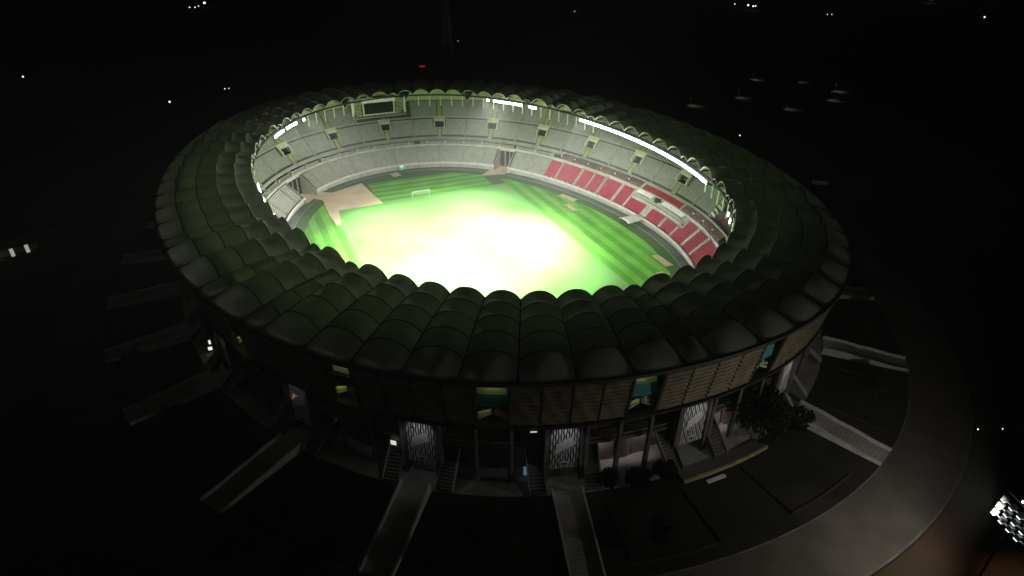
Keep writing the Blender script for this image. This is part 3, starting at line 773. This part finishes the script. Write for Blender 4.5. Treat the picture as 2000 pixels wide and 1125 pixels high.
# gates: white screens of wavy bars with stairs beside them
for i, t in enumerate(GT):
    m = arcO(t); x, y = at(OUT, NO, t, -4.1); nx, ny = nor(OUT, NO, t); ax = (-ny, nx)
    def Q(a, d, z): return (x+nx*d+ax[0]*a, y+ny*d+ax[1]*a, z)
    fr = MB()
    for s in (-1, 1):
        fr.hexa([Q(s*2.9, -4, GZ), Q(s*3.5, -4, GZ), Q(s*3.5, .4, GZ), Q(s*2.9, .4, GZ), Q(s*2.9, -4, 17.4), Q(s*3.5, -4, 17.4), Q(s*3.5, .4, 17.4), Q(s*2.9, .4, 17.4)])
    fr.hexa([Q(-3.5, -4, 17.4), Q(3.5, -4, 17.4), Q(3.5, .4, 17.4), Q(-3.5, .4, 17.4), Q(-3.5, -4, 18.3), Q(3.5, -4, 18.3), Q(3.5, .4, 18.3), Q(-3.5, .4, 18.3)])
    g = fr.build("gate", "column", stad)
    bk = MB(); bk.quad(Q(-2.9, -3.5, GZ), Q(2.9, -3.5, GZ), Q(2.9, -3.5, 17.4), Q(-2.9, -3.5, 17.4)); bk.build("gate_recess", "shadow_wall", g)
    rnd = random.Random(i); nb = 11
    for k in range(nb):
        a0 = -2.45+4.9*k/(nb-1); bmb = MB(); ph = rnd.random()*6; L_, R_ = [], []
        for q in range(17):
            z = 7.0+9.6*q/16; wd = .105+.085*sin(q*1.55+k*pi)
            L_.append((a0-wd, z)); R_.append((a0+wd, z))
        bmb.grid([[Q(l[0], .0, l[1]), Q(r[0], .0, r[1]), Q(r[0], -.12, r[1]), Q(l[0], -.12, l[1]), Q(l[0], .0, l[1])] for l, r in zip(L_, R_)])
        bmb.build("screen_bar", "gate_white", g)
    em = MB()   # slanting emblem and the number plate low on the screen
    em.hexa([Q(-1.9, .05, 10.6), Q(1.9, .05, 12.9), Q(1.9, .16, 12.9), Q(-1.9, .16, 10.6), Q(-1.6, .05, 13.0), Q(1.2, .05, 14.8), Q(1.2, .16, 14.8), Q(-1.6, .16, 13.0)])
    em.hexa([Q(-1.4, .05, 8.9), Q(-1.1, .05, 9.1), Q(-1.1, .16, 9.1), Q(-1.4, .16, 8.9), Q(1.7, .05, 13.6), Q(2.0, .05, 14.0), Q(2.0, .16, 14.0), Q(1.7, .16, 13.6)])
    em.build("screen_emblem", "gate_white", g)
    em = MB(); em.hexa([Q(-.8, .05, 7.7), Q(.8, .05, 7.7), Q(.8, .17, 7.7), Q(-.8, .17, 7.7), Q(-.8, .05, 8.8), Q(.8, .05, 8.8), Q(.8, .17, 8.8), Q(-.8, .17, 8.8)]); em.build("number_plate", "gate_white", g)
    em = MB()
    for d in (-.36, .02, .4): em.box(Q(d, .2, 7.95), .04, .26, .6, (nx, ny))
    em.build("plate_digit", "shadow_wall", g)
    # stair flights on both sides, rising inward to a pale landing
    for s in (-1, 1):
        fl = MB(); n = 16
        for k in range(n):
            d0 = 3.4-k*.5; z0 = GZ+.15+k*.44; a0, a1 = s*3.9, s*6.7
            fl.hexa([Q(a0, d0-.52, z0-.5), Q(a1, d0-.52, z0-.5), Q(a1, d0, z0-.5), Q(a0, d0, z0-.5), Q(a0, d0-.52, z0+.44), Q(a1, d0-.52, z0+.44), Q(a1, d0, z0+.44), Q(a0, d0, z0+.44)])
        f = fl.build("entrance_stair", "column", stad)
        ld = MB(); zt = GZ+.15+n*.44; ld.hexa([Q(s*3.9, -8.2, zt-.3), Q(s*6.9, -8.2, zt-.3), Q(s*6.9, -4.6, zt-.3), Q(s*3.9, -4.6, zt-.3), Q(s*3.9, -8.2, zt), Q(s*6.9, -8.2, zt), Q(s*6.9, -4.6, zt), Q(s*3.9, -4.6, zt)]); ld.build("landing", "stair_concrete", f)
        for a_ in (3.75, 6.8):
            bl = MB(); a0, a1 = s*a_, s*(a_+.16)
            bl.hexa([Q(a0, 3.5, GZ), Q(a1, 3.5, GZ), Q(a1, -4.6, 10.6), Q(a0, -4.6, 10.6), Q(a0, 3.5, GZ+1.25), Q(a1, 3.5, GZ+1.25), Q(a1, -4.6, 12.2), Q(a0, -4.6, 12.2)]); bl.build("balustrade", "kerb" if a_ > 5 else "column", f)

def lamp(name, kind, loc, energy, col, aim=None, size=90, blend=.6, radius=.3):
    ld = bpy.data.lights.new(name, kind); ld.energy = energy; ld.color = col
    o = bpy.data.objects.new(name, ld); sc.collection.objects.link(o); o.location = loc
    if kind == 'SPOT': ld.spot_size = radians(size); ld.spot_blend = blend; ld.shadow_soft_size = radius
    elif kind == 'POINT': ld.shadow_soft_size = radius
    if aim is not None: o.rotation_euler = (Vector(aim)-Vector(loc)).to_track_quat('-Z', 'Y').to_euler()
    return o
# lit windows and lamps set in the outer wall
def winquad(t, w_, z0, z1, wm, m, name="lit_window"):
    h = wm/2/arcO(t % 360); mb = MB(); mb.hexa([O(t-h, w_, z0), O(t+h, w_, z0), O(t+h, w_+.1, z0), O(t-h, w_+.1, z0), O(t-h, w_, z1), O(t+h, w_, z1), O(t+h, w_+.1, z1), O(t-h, w_+.1, z1)])
    return mb.build(name, m, stad)

# ================================================================== THINGS INSIDE AND ON THE STADIUM
# scoreboard
tS = 184.5; bx, by = at(FRO, NF, tS, 18.6); nx, ny = nor(FRO, NF, tS); ax = (-ny, nx)
sb = thing("scoreboard", "large dark scoreboard in a white steel frame above the far stand", "scoreboard", (bx, by, 21.0))
def Qs(a, d, z): return (nx*d+ax[0]*a, ny*d+ax[1]*a, z)
def hb(mb, a0, a1, d0, d1, z0, z1): return mb.hexa([Qs(a0, d0, z0), Qs(a1, d0, z0), Qs(a1, d1, z0), Qs(a0, d1, z0), Qs(a0, d0, z1), Qs(a1, d0, z1), Qs(a1, d1, z1), Qs(a0, d1, z1)])
part0("screen", hb(MB(), -6.7, 6.7, 0, .6, .6, 5.3), "screen_off", sb)
fm = MB(); hb(fm, -7.3, -6.75, -.15, .8, 0, 6.6); hb(fm, 6.75, 7.3, -.15, .8, 0, 6.6); hb(fm, -7.3, 7.3, -.2, .8, .1, .55); part0("frame", fm, "white_steel", sb)
tm = MB(); hb(tm, -7.6, 7.6, -.3, 2.0, 5.5, 7.6); part0("top_housing", tm, "foil", sb)
pf = MB(); hb(pf, -12.2, 12.2, -1.4, 3.5, -.8, -.45); part0("platform", pf, "pale_concrete", sb)
rl = MB(); hb(rl, -12.2, 12.2, -1.4, -1.3, .35, .47)
for k in range(17): hb(rl, -12.2+k*1.52, -12.1+k*1.52, -1.4, -1.3, -.45, .35)
part0("railing", rl, "white_steel", sb)
for s in (-1, 1):
    for k in range(9): part0("side_louvre", hb(MB(), s*9.7-1.9, s*9.7+1.9, .3, .45, .3+k*.6, .62+k*.6), "portal_paint", sb)
    pp = MB(); hb(pp, s*12-.4, s*12+.4, -.4, .4, -.45, 7.6); part0("side_post", pp, "white_steel", sb)

# floodlights under the roof ring
fb = MB(); fb.box((0, 0, -.25), .22, 1.0, .5); 
hd = MB(); hd.hexa([(-.55, -.52, -.62), (.05, -.52, -.95), (.05, .52, -.95), (-.55, .52, -.62), (-.30, -.52, -.05), (.30, -.52, -.35), (.30, .52, -.35), (-.30, .52, -.05)])
# the lens faces inward and down
ln_ = MB(); ln_.hexa([(-.66, -.5, -.95), (-.56, -.5, -.95), (-.56, .5, -.95), (-.66, .5, -.95), (-.66, -.5, -.10), (-.56, -.5, -.10), (-.56, .5, -.10), (-.66, .5, -.10)])
proto = None
strips = [(52.6, 118.0, 1.15, "long strip of floodlights above the grey seats at the red stand"),
          (137.3, 140.0, 1.1, "short strip of floodlights right of the scoreboard, over the far stand"), (142.6, 152.0, 1.2, "middle strip of floodlights right of the scoreboard, over the far stand"), (153.7, 154.0, 2, "single floodlight at the head of the far strip"),
          (-150.4, -150.0, 2, "single bright floodlight left of the scoreboard"), (-146.8, -141.5, 1.3, "short strip of floodlights on the left side of the roof ring"), (-139.8, -134.6, 1.3, "lowest strip of floodlights on the left side of the roof ring"),
          (-94, -60, 2.4, "floodlight under the near edge of the scalloped roof"), (33, 36.5, 4.6, "small floodlight at the right tip of the roof ring"), (-46, -24, 3.2, "floodlight under the near lower edge of the scalloped roof")]
fl_pos = []
for a0, a1, sp, lab in strips:
    t0, t1 = t_of(INN, a0), t_of(INN, a1)
    if t1 < t0: t1 += 360
    i0 = t0; L = 0
    ts = trange(t0, t1, .25); acc = 0; last = at(INN, NI, ts[0]); place = [ts[0]]
    for t in ts[1:]:
        p = at(INN, NI, t); acc += hypot(p[0]-last[0], p[1]-last[1]); last = p
        if acc >= sp: place.append(t); acc = 0
    for t in place:
        x, y = at(INN, NI, t, -.45); nx_, ny_ = nor(INN, NI, t); rz = atan2(ny_, nx_)
        if proto is None:
            proto = thing("floodlight", lab, "floodlight", (x, y, 29.9)); proto.rotation_euler.z = rz
            part0("bracket", fb, "dark_steel", proto); part0("housing", hd, "flood_body", proto); part0("lens", ln_, "flood_lens", proto)
            proto["group"] = "floodlights: "+lab
        else: copy_tree(proto, (x, y, 29.9), rz, lab, "floodlights: "+lab)
        fl_pos.append((x, y, nx_, ny_, t, sp, a0))
# their light: one beam for every few fixtures, placed at the lens
rnd = random.Random(3)
acc = {}
for x, y, nx_, ny_, t, sp, a0 in fl_pos:
    acc[a0] = acc.get(a0, 0)+sp
    if acc[a0] < 5.4 and sp < 2: continue
    if sp >= 2 and acc[a0] < 5.0 and a0 not in (153.7, -150.4): continue
    wgt = 1.0; acc[a0] = 0
    tx = PC[0]-2+rnd.uniform(-30, 32); ty = PC[1]-11+rnd.uniform(-17, 15)
    lamp("flood_beam", 'SPOT', (x-nx_*.9, y-ny_*.9, 29.3), P_BEAM*wgt, (.96, 1, .90), (tx, ty, 0), 64, 1.0, .5)
    lamp("flood_spill", 'SPOT', (x-nx_*.9, y-ny_*.9, 29.3), P_FLOOD*.18, (.96, 1, .97), (x*.80, y*.80, 6), 150, .6, .5)

# goal
def goal(x, y, s, lab):
    g = thing("football_goal", lab, "goal", (x, y, 0))
    f = MB(); f.bar((0, -3.66, 0), (0, -3.66, 2.44), .05); f.bar((0, 3.66, 0), (0, 3.66, 2.44), .05); f.bar((0, -3.66, 2.44), (0, 3.66, 2.44), .05); part0("goal_frame", f, "white_steel", g)
    n = MB()
    for k in range(25): q = -3.66+7.32*k/24; n.bar((s*2.0, q, 0), (s*.9, q, 2.44), .009, 3); n.bar((s*.9, q, 2.44), (0, q, 2.44), .009, 3)
    for k in range(9): z = 2.44*k/8; n.bar((s*(2-1.1*k/8), -3.66, z), (s*(2-1.1*k/8), 3.66, z), .009, 3)
    part0("goal_net", n, "net", g, kind="stuff")
goal(X0+.9, PC[1]-1.0, -1, "white football goal on the far goal line in front of the mown bands")
# cart at the far edge of the arena
c = thing("utility_cart", "small green and white utility cart parked on the track below the far stand", "cart", (-83.7, -2.0, 0))
part0("cart_body", MB().box((0, 0, .45), 1.4, 3.4, .9), "cart_green", c); part0("cart_tank", MB().bar((0, -.9, 1.9), (0, .9, 1.9), .6, 10), "white_steel", c)
part0("cart_cab", MB().box((0, 1.2, 1.3), 1.2, .9, 1.0), "cart_green", c)
for sx in (-1, 1):
    for sy in (-1.1, 1.1): part0("wheel", MB().bar((sx*.65, sy, .4), (sx*.85, sy, .4), .4, 10), "black_tyre", c)

# lit windows on the outer wall
# ================================================================== OUTSIDE THINGS
# lighting mast, lower right corner
mx, my = 157.2, 24.6; mt = thing("lighting_mast", "tall lighting mast with three rows of floodlights in the lower right corner", "mast", (mx, my, GZ))
part0("pole", MB().bar((0, 0, 0), (0, 0, 17.6), .22, 10, .13), "dark_steel", mt)
rx, ry = .935, -.355       # along the rack
lx, ly = ry, -rx           # facing away
def Qm(a, d, z): return (rx*a+lx*d, ry*a+ly*d, z)
fr = MB()
for a in (-2.4, 0, 2.4): fr.bar(Qm(a, 0, 15.6), Qm(a, -1.0, 20.6), .07, 5)
part0("rack_frame", fr, "dark_steel", mt)
for r in range(4):
    z = 15.9+r*1.35; part0("crossbar", MB().bar(Qm(-2.9, -.25*r, z), Qm(2.9, -.25*r, z), .10, 6), "white_steel", mt)
    if r == 3: continue
    for k in range(4):
        a = -2.3+k*1.5
        h_ = part0("lamp_housing", MB().hexa([Qm(a-.35, .25-.25*r, z+.2), Qm(a+.35, .25-.25*r, z+.2), Qm(a+.35, .75-.25*r, z+.2), Qm(a-.35, .75-.25*r, z+.2), Qm(a-.35, .0-.25*r, z+.85), Qm(a+.35, .0-.25*r, z+.85), Qm(a+.35, .6-.25*r, z+.95), Qm(a-.35, .6-.25*r, z+.95)]), "flood_body", mt)
        l_ = part0("lens", MB().hexa([Qm(a-.3, .3-.25*r, z+.12), Qm(a+.3, .3-.25*r, z+.12), Qm(a+.3, .8-.25*r, z+.12), Qm(a-.3, .8-.25*r, z+.12), Qm(a-.3, .3-.25*r, z+.19), Qm(a+.3, .3-.25*r, z+.19), Qm(a+.3, .8-.25*r, z+.19), Qm(a-.3, .8-.25*r, z+.19)]), "lamp_bright", mt)
part0("top_lamp", MB().bar((0, 0, 21.0), (0, 0, 21.3), .16, 8), "lamp_white", mt)
lamp("mast_fill", 'SPOT', (mx-1.5, my-1.0, 22.5), P_MAST, (1, .95, .86), (100, 5, 8), 165, .5, 1.0)  # spot added toward the stadium; the rack's lamps face away
lamp("mast_ground", 'SPOT', (mx+1, my+1.5, 20.0), 5000, (1, .66, .36), (mx+3.0, my+9.0, GZ), 50, 1.0, .5)

# trees and shrubs by the stadium
def tree(x, y, h, cr, lab, seed, base=GZ, cat="tree", leafm="leaf", flat=.8, nl=900, name="tree"):
    r = random.Random(seed); t = thing(name, lab, cat, (x, y, base))
    tr = MB(); tr.bar((0, 0, 0), (.1, .1, h*.45), h*.035+.05, 8, h*.022+.03)
    cl_ = []
    for k in range(7):
        a = k*.9+r.random(); e = (cos(a)*cr*.55, sin(a)*cr*.55, h*(.55+.28*r.random())); tr.bar((.05, .05, h*.40), e, h*.018+.03, 5, .03); cl_.append(e)
    part0("trunk", tr, "bark", t)
    for k in range(12): a = r.random()*6.28; q = cr*r.random()**.5*.75; cl_.append((cos(a)*q, sin(a)*q, h*(.45+.45*r.random())))
    cw = MB(); s = .42 if cr > 2 else .22
    for k in range(nl):
        c0_ = r.choice(cl_); v = Vector((r.gauss(0, 1), r.gauss(0, 1), r.gauss(0, 1)*flat)); v = v.normalized()*cr*.36*r.random()**.4
        p = Vector(c0_)+v; p.z = max(p.z, .15); a = Vector((r.gauss(0, 1), r.gauss(0, 1), r.gauss(0, .6))).normalized()*s; b = a.orthogonal().normalized()*s*.6
        cw.quad(p-a, p-b, p+a, p+b)
    part0("crown", cw, leafm, t)
    return t
tree(113.5, 19.5, 10.0, 8.0, "large dark leafy tree in the bed beside the wall on the right", 1, nl=4000)
tree(118.0, 27.0, 5.5, 3.6, "smaller dark tree near the top of the right hand walkway", 2, nl=1200)
for k, (x, y, s) in enumerate(((115.2, -15.6, 2.2), (117.0, -10.5, 2.6), (117.9, -4.7, 2.3))):
    tree(x, y, 3.0, s, ("round dark shrub left of two others in front of the glazed bays", "largest round dark shrub, between two others by the glazed bays", "round dark shrub nearest the yellow kerb by the wall")[k], 20+k, cat="shrub", leafm="shrub", nl=900, name="shrub")
for k, (a, w_, h) in enumerate(((-52, 12, 6), (-34, 13, 5), (-20, 12, 5.5), (-6, 12.5, 5), (-66, 13, 6), (23, 12, 5), (36, 12, 6))):
    x, y = at(OUT, NO, t_of(OUT, a), w_)
    tree(x, y, h, h*.45, ("unlit tree in the bed %s" % ("right of the lowest left walkway", "left of the near left walkway", "between the two near walkways", "right of the centre walkway", "beyond the left walkways", "between the two right hand ramps", "beyond the farthest right ramp")[k]), 40+k, nl=700)
# yellow kerb and pale slab edge by the right gate
mb = MB(); ts = trange(t_of(OUT, -1.0), t_of(OUT, 9.0), 1)
if ts[-1] < ts[0]: ts = trange(t_of(OUT, -1.0)-360, t_of(OUT, 9.0), 1)
mb.grid([[O(t, 1.9, GZ+.35), O(t, 1.9, GZ+.75), O(t, 2.3, GZ+.75), O(t, 2.3, GZ+.0)] for t in ts]); o = mb.build("painted_kerb", "aisle_paint"); tag(o, "yellow painted low wall along the terrace at the right gate", "low wall")
mb = MB(); mb.grid([[O(t, -.5, GZ+.6), O(t, 1.9, GZ+.6)] for t in ts]); mb.build("terrace", "paving", kind="structure")
mb = MB(); mb.grid([[O(t, 3.2, GZ+.3), O(t, 3.9, GZ+.3), O(t, 3.9, GZ)] for t in ts[3:7]]); o = mb.build("bench_slab", "gate_white"); tag(o, "short pale slab lying below the yellow wall", "slab")
# angled white wall at the right walkway
a_ = Vector((116.0, 30.5, GZ)); b_ = Vector((107.0, 34.6, GZ)); mb = MB(); d_ = (b_-a_).normalized(); n_ = Vector((-d_.y, d_.x, 0))*.2
mb.hexa([a_-n_, a_+n_, b_+n_, b_-n_]+[q+Vector((0, 0, 1.6)) for q in (a_-n_, a_+n_, b_+n_, b_-n_)]); o = mb.build("white_wall", "gate_white"); tag(o, "short slanting white wall beside the top of the right walkway", "wall")

# lamps added in the wall openings to mimic bowl light; ceiling lamps in rooms
def fixture(t, w_, z, e, col, nm="opening_fill", big=.5):
    mb = MB(); mb.box(O(t, w_, z), big*1.4, .2, .12, nor(OUT, NO, t)); mb.build(nm, "lit_wall", stad)
    x, y, zz = O(t, w_+.1, z-.25); lamp("fill_and_room_light", 'SPOT', (x, y, zz), e, col, O(t, w_-1.5, z-1.6), 140, .5, .25)
for t in OPT:
    if tdist(t, 330) < 125 or tdist(t, 30) < 60:
        af = wrap(degrees(atan2(*at(OUT, NO, t)[::-1]))); fixture(t, -2.4, 29.3, 75 if af > -25 else 110, (.88, 1, .42) if af > -25 else (.9, 1, .55), big=.2)
        fixture(t-1.0, -2.6, 23.0, 12 if af > -25 else 36, (.85, 1, .32), big=.1)
for t, e in ((t_of(OUT, -7.5), 420), (t_of(OUT, -3.2), 420), (t_of(OUT, 6.2), 380), (t_of(OUT, 9.0), 300), (t_of(OUT, -16), 5), (t_of(OUT, -29), 14), (t_of(OUT, -36.5), 10), (t_of(OUT, 19), 16), (t_of(OUT, 33), 10)):
    fixture(t, -6.4, 10.8, e, (1, .86, .88), "ceiling_lamp", .3)
for a in GA:
    if -95 < a < 50:
        t = t_of(OUT, a); x, y, z = O(t, -1.2, 18.3)
        mb = MB(); mb.box((x, y, z), .5, .3, .12); mb.build("gate_lamp", "dark_steel", stad)
        lamp("gate_light", 'SPOT', (x, y, z-.2), 200 if a > -30 else 36, (.92, .94, 1), O(t, -4.1, 11.0), 110, .7, .15)
# lit windows seen on the far left bay and along the foot of the wall
winquad(t_of(OUT, -41.4), -4.4, 12.0, 13.6, 1.6, "win_orange")
winquad(t_of(OUT, -28.8), -4.6, 9.6, 10.6, 1.2, "win_white")
wt = t_of(OUT, -15.4)
winquad(wt, -5.4, 4.4, 6.6, 1.0, "win_blue"); winquad(wt+.9, -5.4, 4.4, 6.6, .5, "win_blue")
winquad(t_of(OUT, -14.9), -2.0, 18.3, 18.5, 1.2, "win_white", "eave_lamp"); winquad(t_of(OUT, -27.5), -2.0, 18.3, 18.5, .8, "lit_wall", "eave_lamp")

# low building far left with lit bays
lb = thing("outbuilding", "low building at the left edge with a row of lit upright bays", "building", (-36, -143, GZ))
part0("wall", MB().box((-4.5, 0, 0), 5, 34, 4.2, (.93, .37)), "column", lb); part0("roof", MB().box((-4.5, 0, 4.2), 6, 35, .35, (.93, .37)), "dark_steel", lb)
for k in range(6):
    dx, dy = -.37*-1*(k*4.0-12)*-1, .93*(k*4.0-12)
    q = (-2.15+(-.37)*(k*4.0-12), .9+.93*(k*4.0-12))
    part0("lit_bay", MB().box((q[0], q[1], .8), .2, 1.0, 2.6, (.93, .37)), "win_dim", lb)
    q2 = (-2.15+(-.37)*(k*4.0-10), .9+.93*(k*4.0-10)); part0("window", MB().box((q2[0], q2[1], 1.4), .1, 2.2, 1.8, (.93, .37)), "lit_wall", lb)
lamp("bay_glow", 'POINT', (-36+1, -143+2, GZ+3), 8, (1, .95, .85))

# street lamps out in the dark
far = [(-339, -189, 1, 0), (-225.6, -98.3, 1, 0), (-249.9, -68.2, .6, 0), (-250.6, -65.9, .5, 0), (-790.8, -72.7, 3, 0), (-748, -90.2, 1.4, 0), (-746, -84, 1.4, 0), (-760, -80, 1.2, 0), (-506.7, 573.4, 2.4, 0), (-495, 571.3, 2.2, 0), (-497, 577, 1.6, 0), (-527.8, 569.7, 1.4, 0),
       (-393.6, 597.3, 1.0, 0), (-395.7, 592.3, .9, 0), (-475.5, 880.1, 4.2, 0), (-306.6, 737.8, 1.8, 0), (-660.1, 414.3, 1.2, 0), (-532.9, 331.6, .9, 0), (-373, 127.4, .6, 0), (-877.7, -38.5, 1.8, 0),
       (-122.9, 222.4, .3, 1), (-161, 269.1, .3, 1), (-142.1, 292.5, .5, 2), (-111.8, 292.5, .3, 1), (-95.5, 270.2, .3, 1), (-89.5, 229.3, .3, 1), (-118.5, 182.8, .25, 1), (-45.8, 155.9, .5, 0), (135.3, 57.8, .25, 0), (137.2, 62.5, .2, 0)]
names = ["left edge of the dark plain, lamp with a faint streak of lit ground", "brighter of the lamps left of the stadium", "small lamp near the upper left of the roof", "twin of the small lamp near the upper left of the roof", "brightest lamp at the top left of the picture", "faint lamp left of the brightest top left lamp", "faint lamp under the brightest top left lamp", "faint lamp below the top left lamp cluster", "left lamp of the bright pair at the top right", "right lamp of the bright pair at the top right", "small lamp beside the bright pair at the top right", "small single lamp left of the bright pair at top right",
         "right lamp of the faint pair below the top right lamps", "left lamp of the faint pair below the top right lamps", "large bright lamp at the top edge, far right", "lamp with a short glow near the right top corner", "faint lamp at the top edge right of the lattice mast", "faint lamp right of the dim lattice mast", "small lamp at the foot of the dim lattice mast", "tiny lamp at the top edge above the left stand", "lamp over the left pool of light beyond the roof", "lamp over the thin streak of light beyond the roof", "yellowish lamp above the middle pool of light", "lamp over the right hand pool of light", "lamp over the slanting pool of light at the right", "lamp over the long nearest pool of light", "lamp over the small pool closest to the roof", "small lamp just outside the right roof edge", "small lamp by the outer kerb at right", "small lamp beyond the outer kerb at right"]
for k, (x, y, r_, pool) in enumerate(far):
    l = thing("street_lamp", names[k], "street lamp", (x, y, GZ), "street lamps in the dark land round the stadium"); h = 5.0 if pool else 4.0
    part0("post", MB().bar((0, 0, 0), (0, 0, h), .09, 6, .06), "dark_steel", l)
    hm_ = MB(); 
    for q in range(1): hm_.bar((0, 0, h), (0, 0, h+r_*.75), r_*.42, 8)
    part0("lamp_head", hm_, "dark_steel" if pool else "lamp_white", l)
    if pool:
        lamp("pool_light", 'SPOT', (x, y, h+GZ), 3000 if pool == 1 else 2500, (1, .84, .70) if pool == 1 else (1, .9, .4), (x+2, y+1, GZ), 96, 1.0, .2)
o = thing("warning_sign", "small red illuminated sign beyond the far side of the stadium", "sign", (-281, 67, GZ))
part0("sign_board", MB().box((0, 0, 2.2), .2, 4.2, .9, (.9, -.3)), "lamp_red", o); part0("sign_post", MB().bar((0, 0, 0), (0, 0, 2.2), .1, 6), "dark_steel", o)
# distant lattice mast
tw = thing("lattice_mast", "dim tall lattice mast standing far beyond the scoreboard at the top edge", "mast", (-375, 118, GZ))
for sx in (-1, 1):
    for sy in (-1, 1): part0("leg", MB().bar((sx*3.6, sy*3.6, 0), (sx*1.8, sy*1.8, 46), .28, 5), "column", tw)
for k in range(9):
    z0, z1 = k*5.0, (k+1)*5.0; a, b = 3.6-1.8*z0/46, 3.6-1.8*z1/46; lt = MB()
    for (px, py), (qx, qy) in (((-1, -1), (1, -1)), ((1, -1), (1, 1)), ((1, 1), (-1, 1)), ((-1, 1), (-1, -1))):
        lt.bar((px*a, py*a, z0), (qx*b, qy*b, z1), .12, 4); lt.bar((qx*a, qy*a, z0), (px*b, py*b, z1), .12, 4); lt.bar((px*b, py*b, z1), (qx*b, qy*b, z1), .12, 4)
    part0("lattice_panel", lt, "column", tw)
gf = thing("added_tower_light", "added floodlight on the ground that lights the dim lattice mast", "floodlight", (-339, 109.6, GZ))
part0("stand", MB().bar((0, 0, 0), (0, 0, 1.2), .1, 6), "dark_steel", gf); part0("housing", MB().box((0, 0, 1.2), .5, .8, .6), "flood_body", gf)
lamp("tower_glow", 'SPOT', (-338.6, 109.8, 5.6), 9000, (.9, 1, .8), (-375, 118, 20), 60, 1)  # spot added to lift the dim mast, fixture put in for it
# pale wall beyond the right side
mb = MB(); mb.hexa([(10.0, 145.6, GZ), (13.5, 150.6, GZ), (13.2, 150.8, GZ), (9.7, 145.8, GZ), (10.0, 145.6, GZ+1.5), (13.5, 150.6, GZ+1.5), (13.2, 150.8, GZ+1.5), (9.7, 145.8, GZ+1.5)])
o = mb.build("boundary_wall", "gate_white"); tag(o, "low pale wall just beyond the far right roof edge", "wall")

# thin night haze: one closed box of even density round the camera and all that is built
mb = MB(); mb.box((0, 0, -1.5), 11000, 11000, 104); hz = mb.build("haze", "land", kind="stuff")
hm2 = bpy.data.materials.new("haze"); hm2.use_nodes = True; t_ = hm2.node_tree; t_.nodes.clear()
vo = t_.nodes.new("ShaderNodeVolumePrincipled"); vo.inputs["Density"].default_value = HAZE; vo.inputs["Color"].default_value = (.9, .92, .9, 1); vo.inputs["Anisotropy"].default_value = .3
oo = t_.nodes.new("ShaderNodeOutputMaterial"); t_.links.new(vo.outputs[0], oo.inputs["Volume"]); hz.data.materials.clear(); hz.data.materials.append(hm2)
kk = thing("ticket_kiosk", "small dark kiosk with six lit windows under the left side of the outer wall", "kiosk", (39.4, -80.5, GZ))
part0("kiosk_wall", MB().box((-.7, 0, .15), 1.6, 6.4, 3.9), "column", kk)
for yy, z0, hh, ww in ((-2.35, .8, .9, .9), (-.1, .8, .8, 1.1), (1.95, .8, .9, 1.2), (-2.1, 2.5, 1.1, .45), (.15, 2.3, 1.2, .9), (2.2, 2.5, .7, .9)):
    part0("kiosk_window", MB().box((.14, yy, z0), .08, ww, hh), "win_bright", kk)
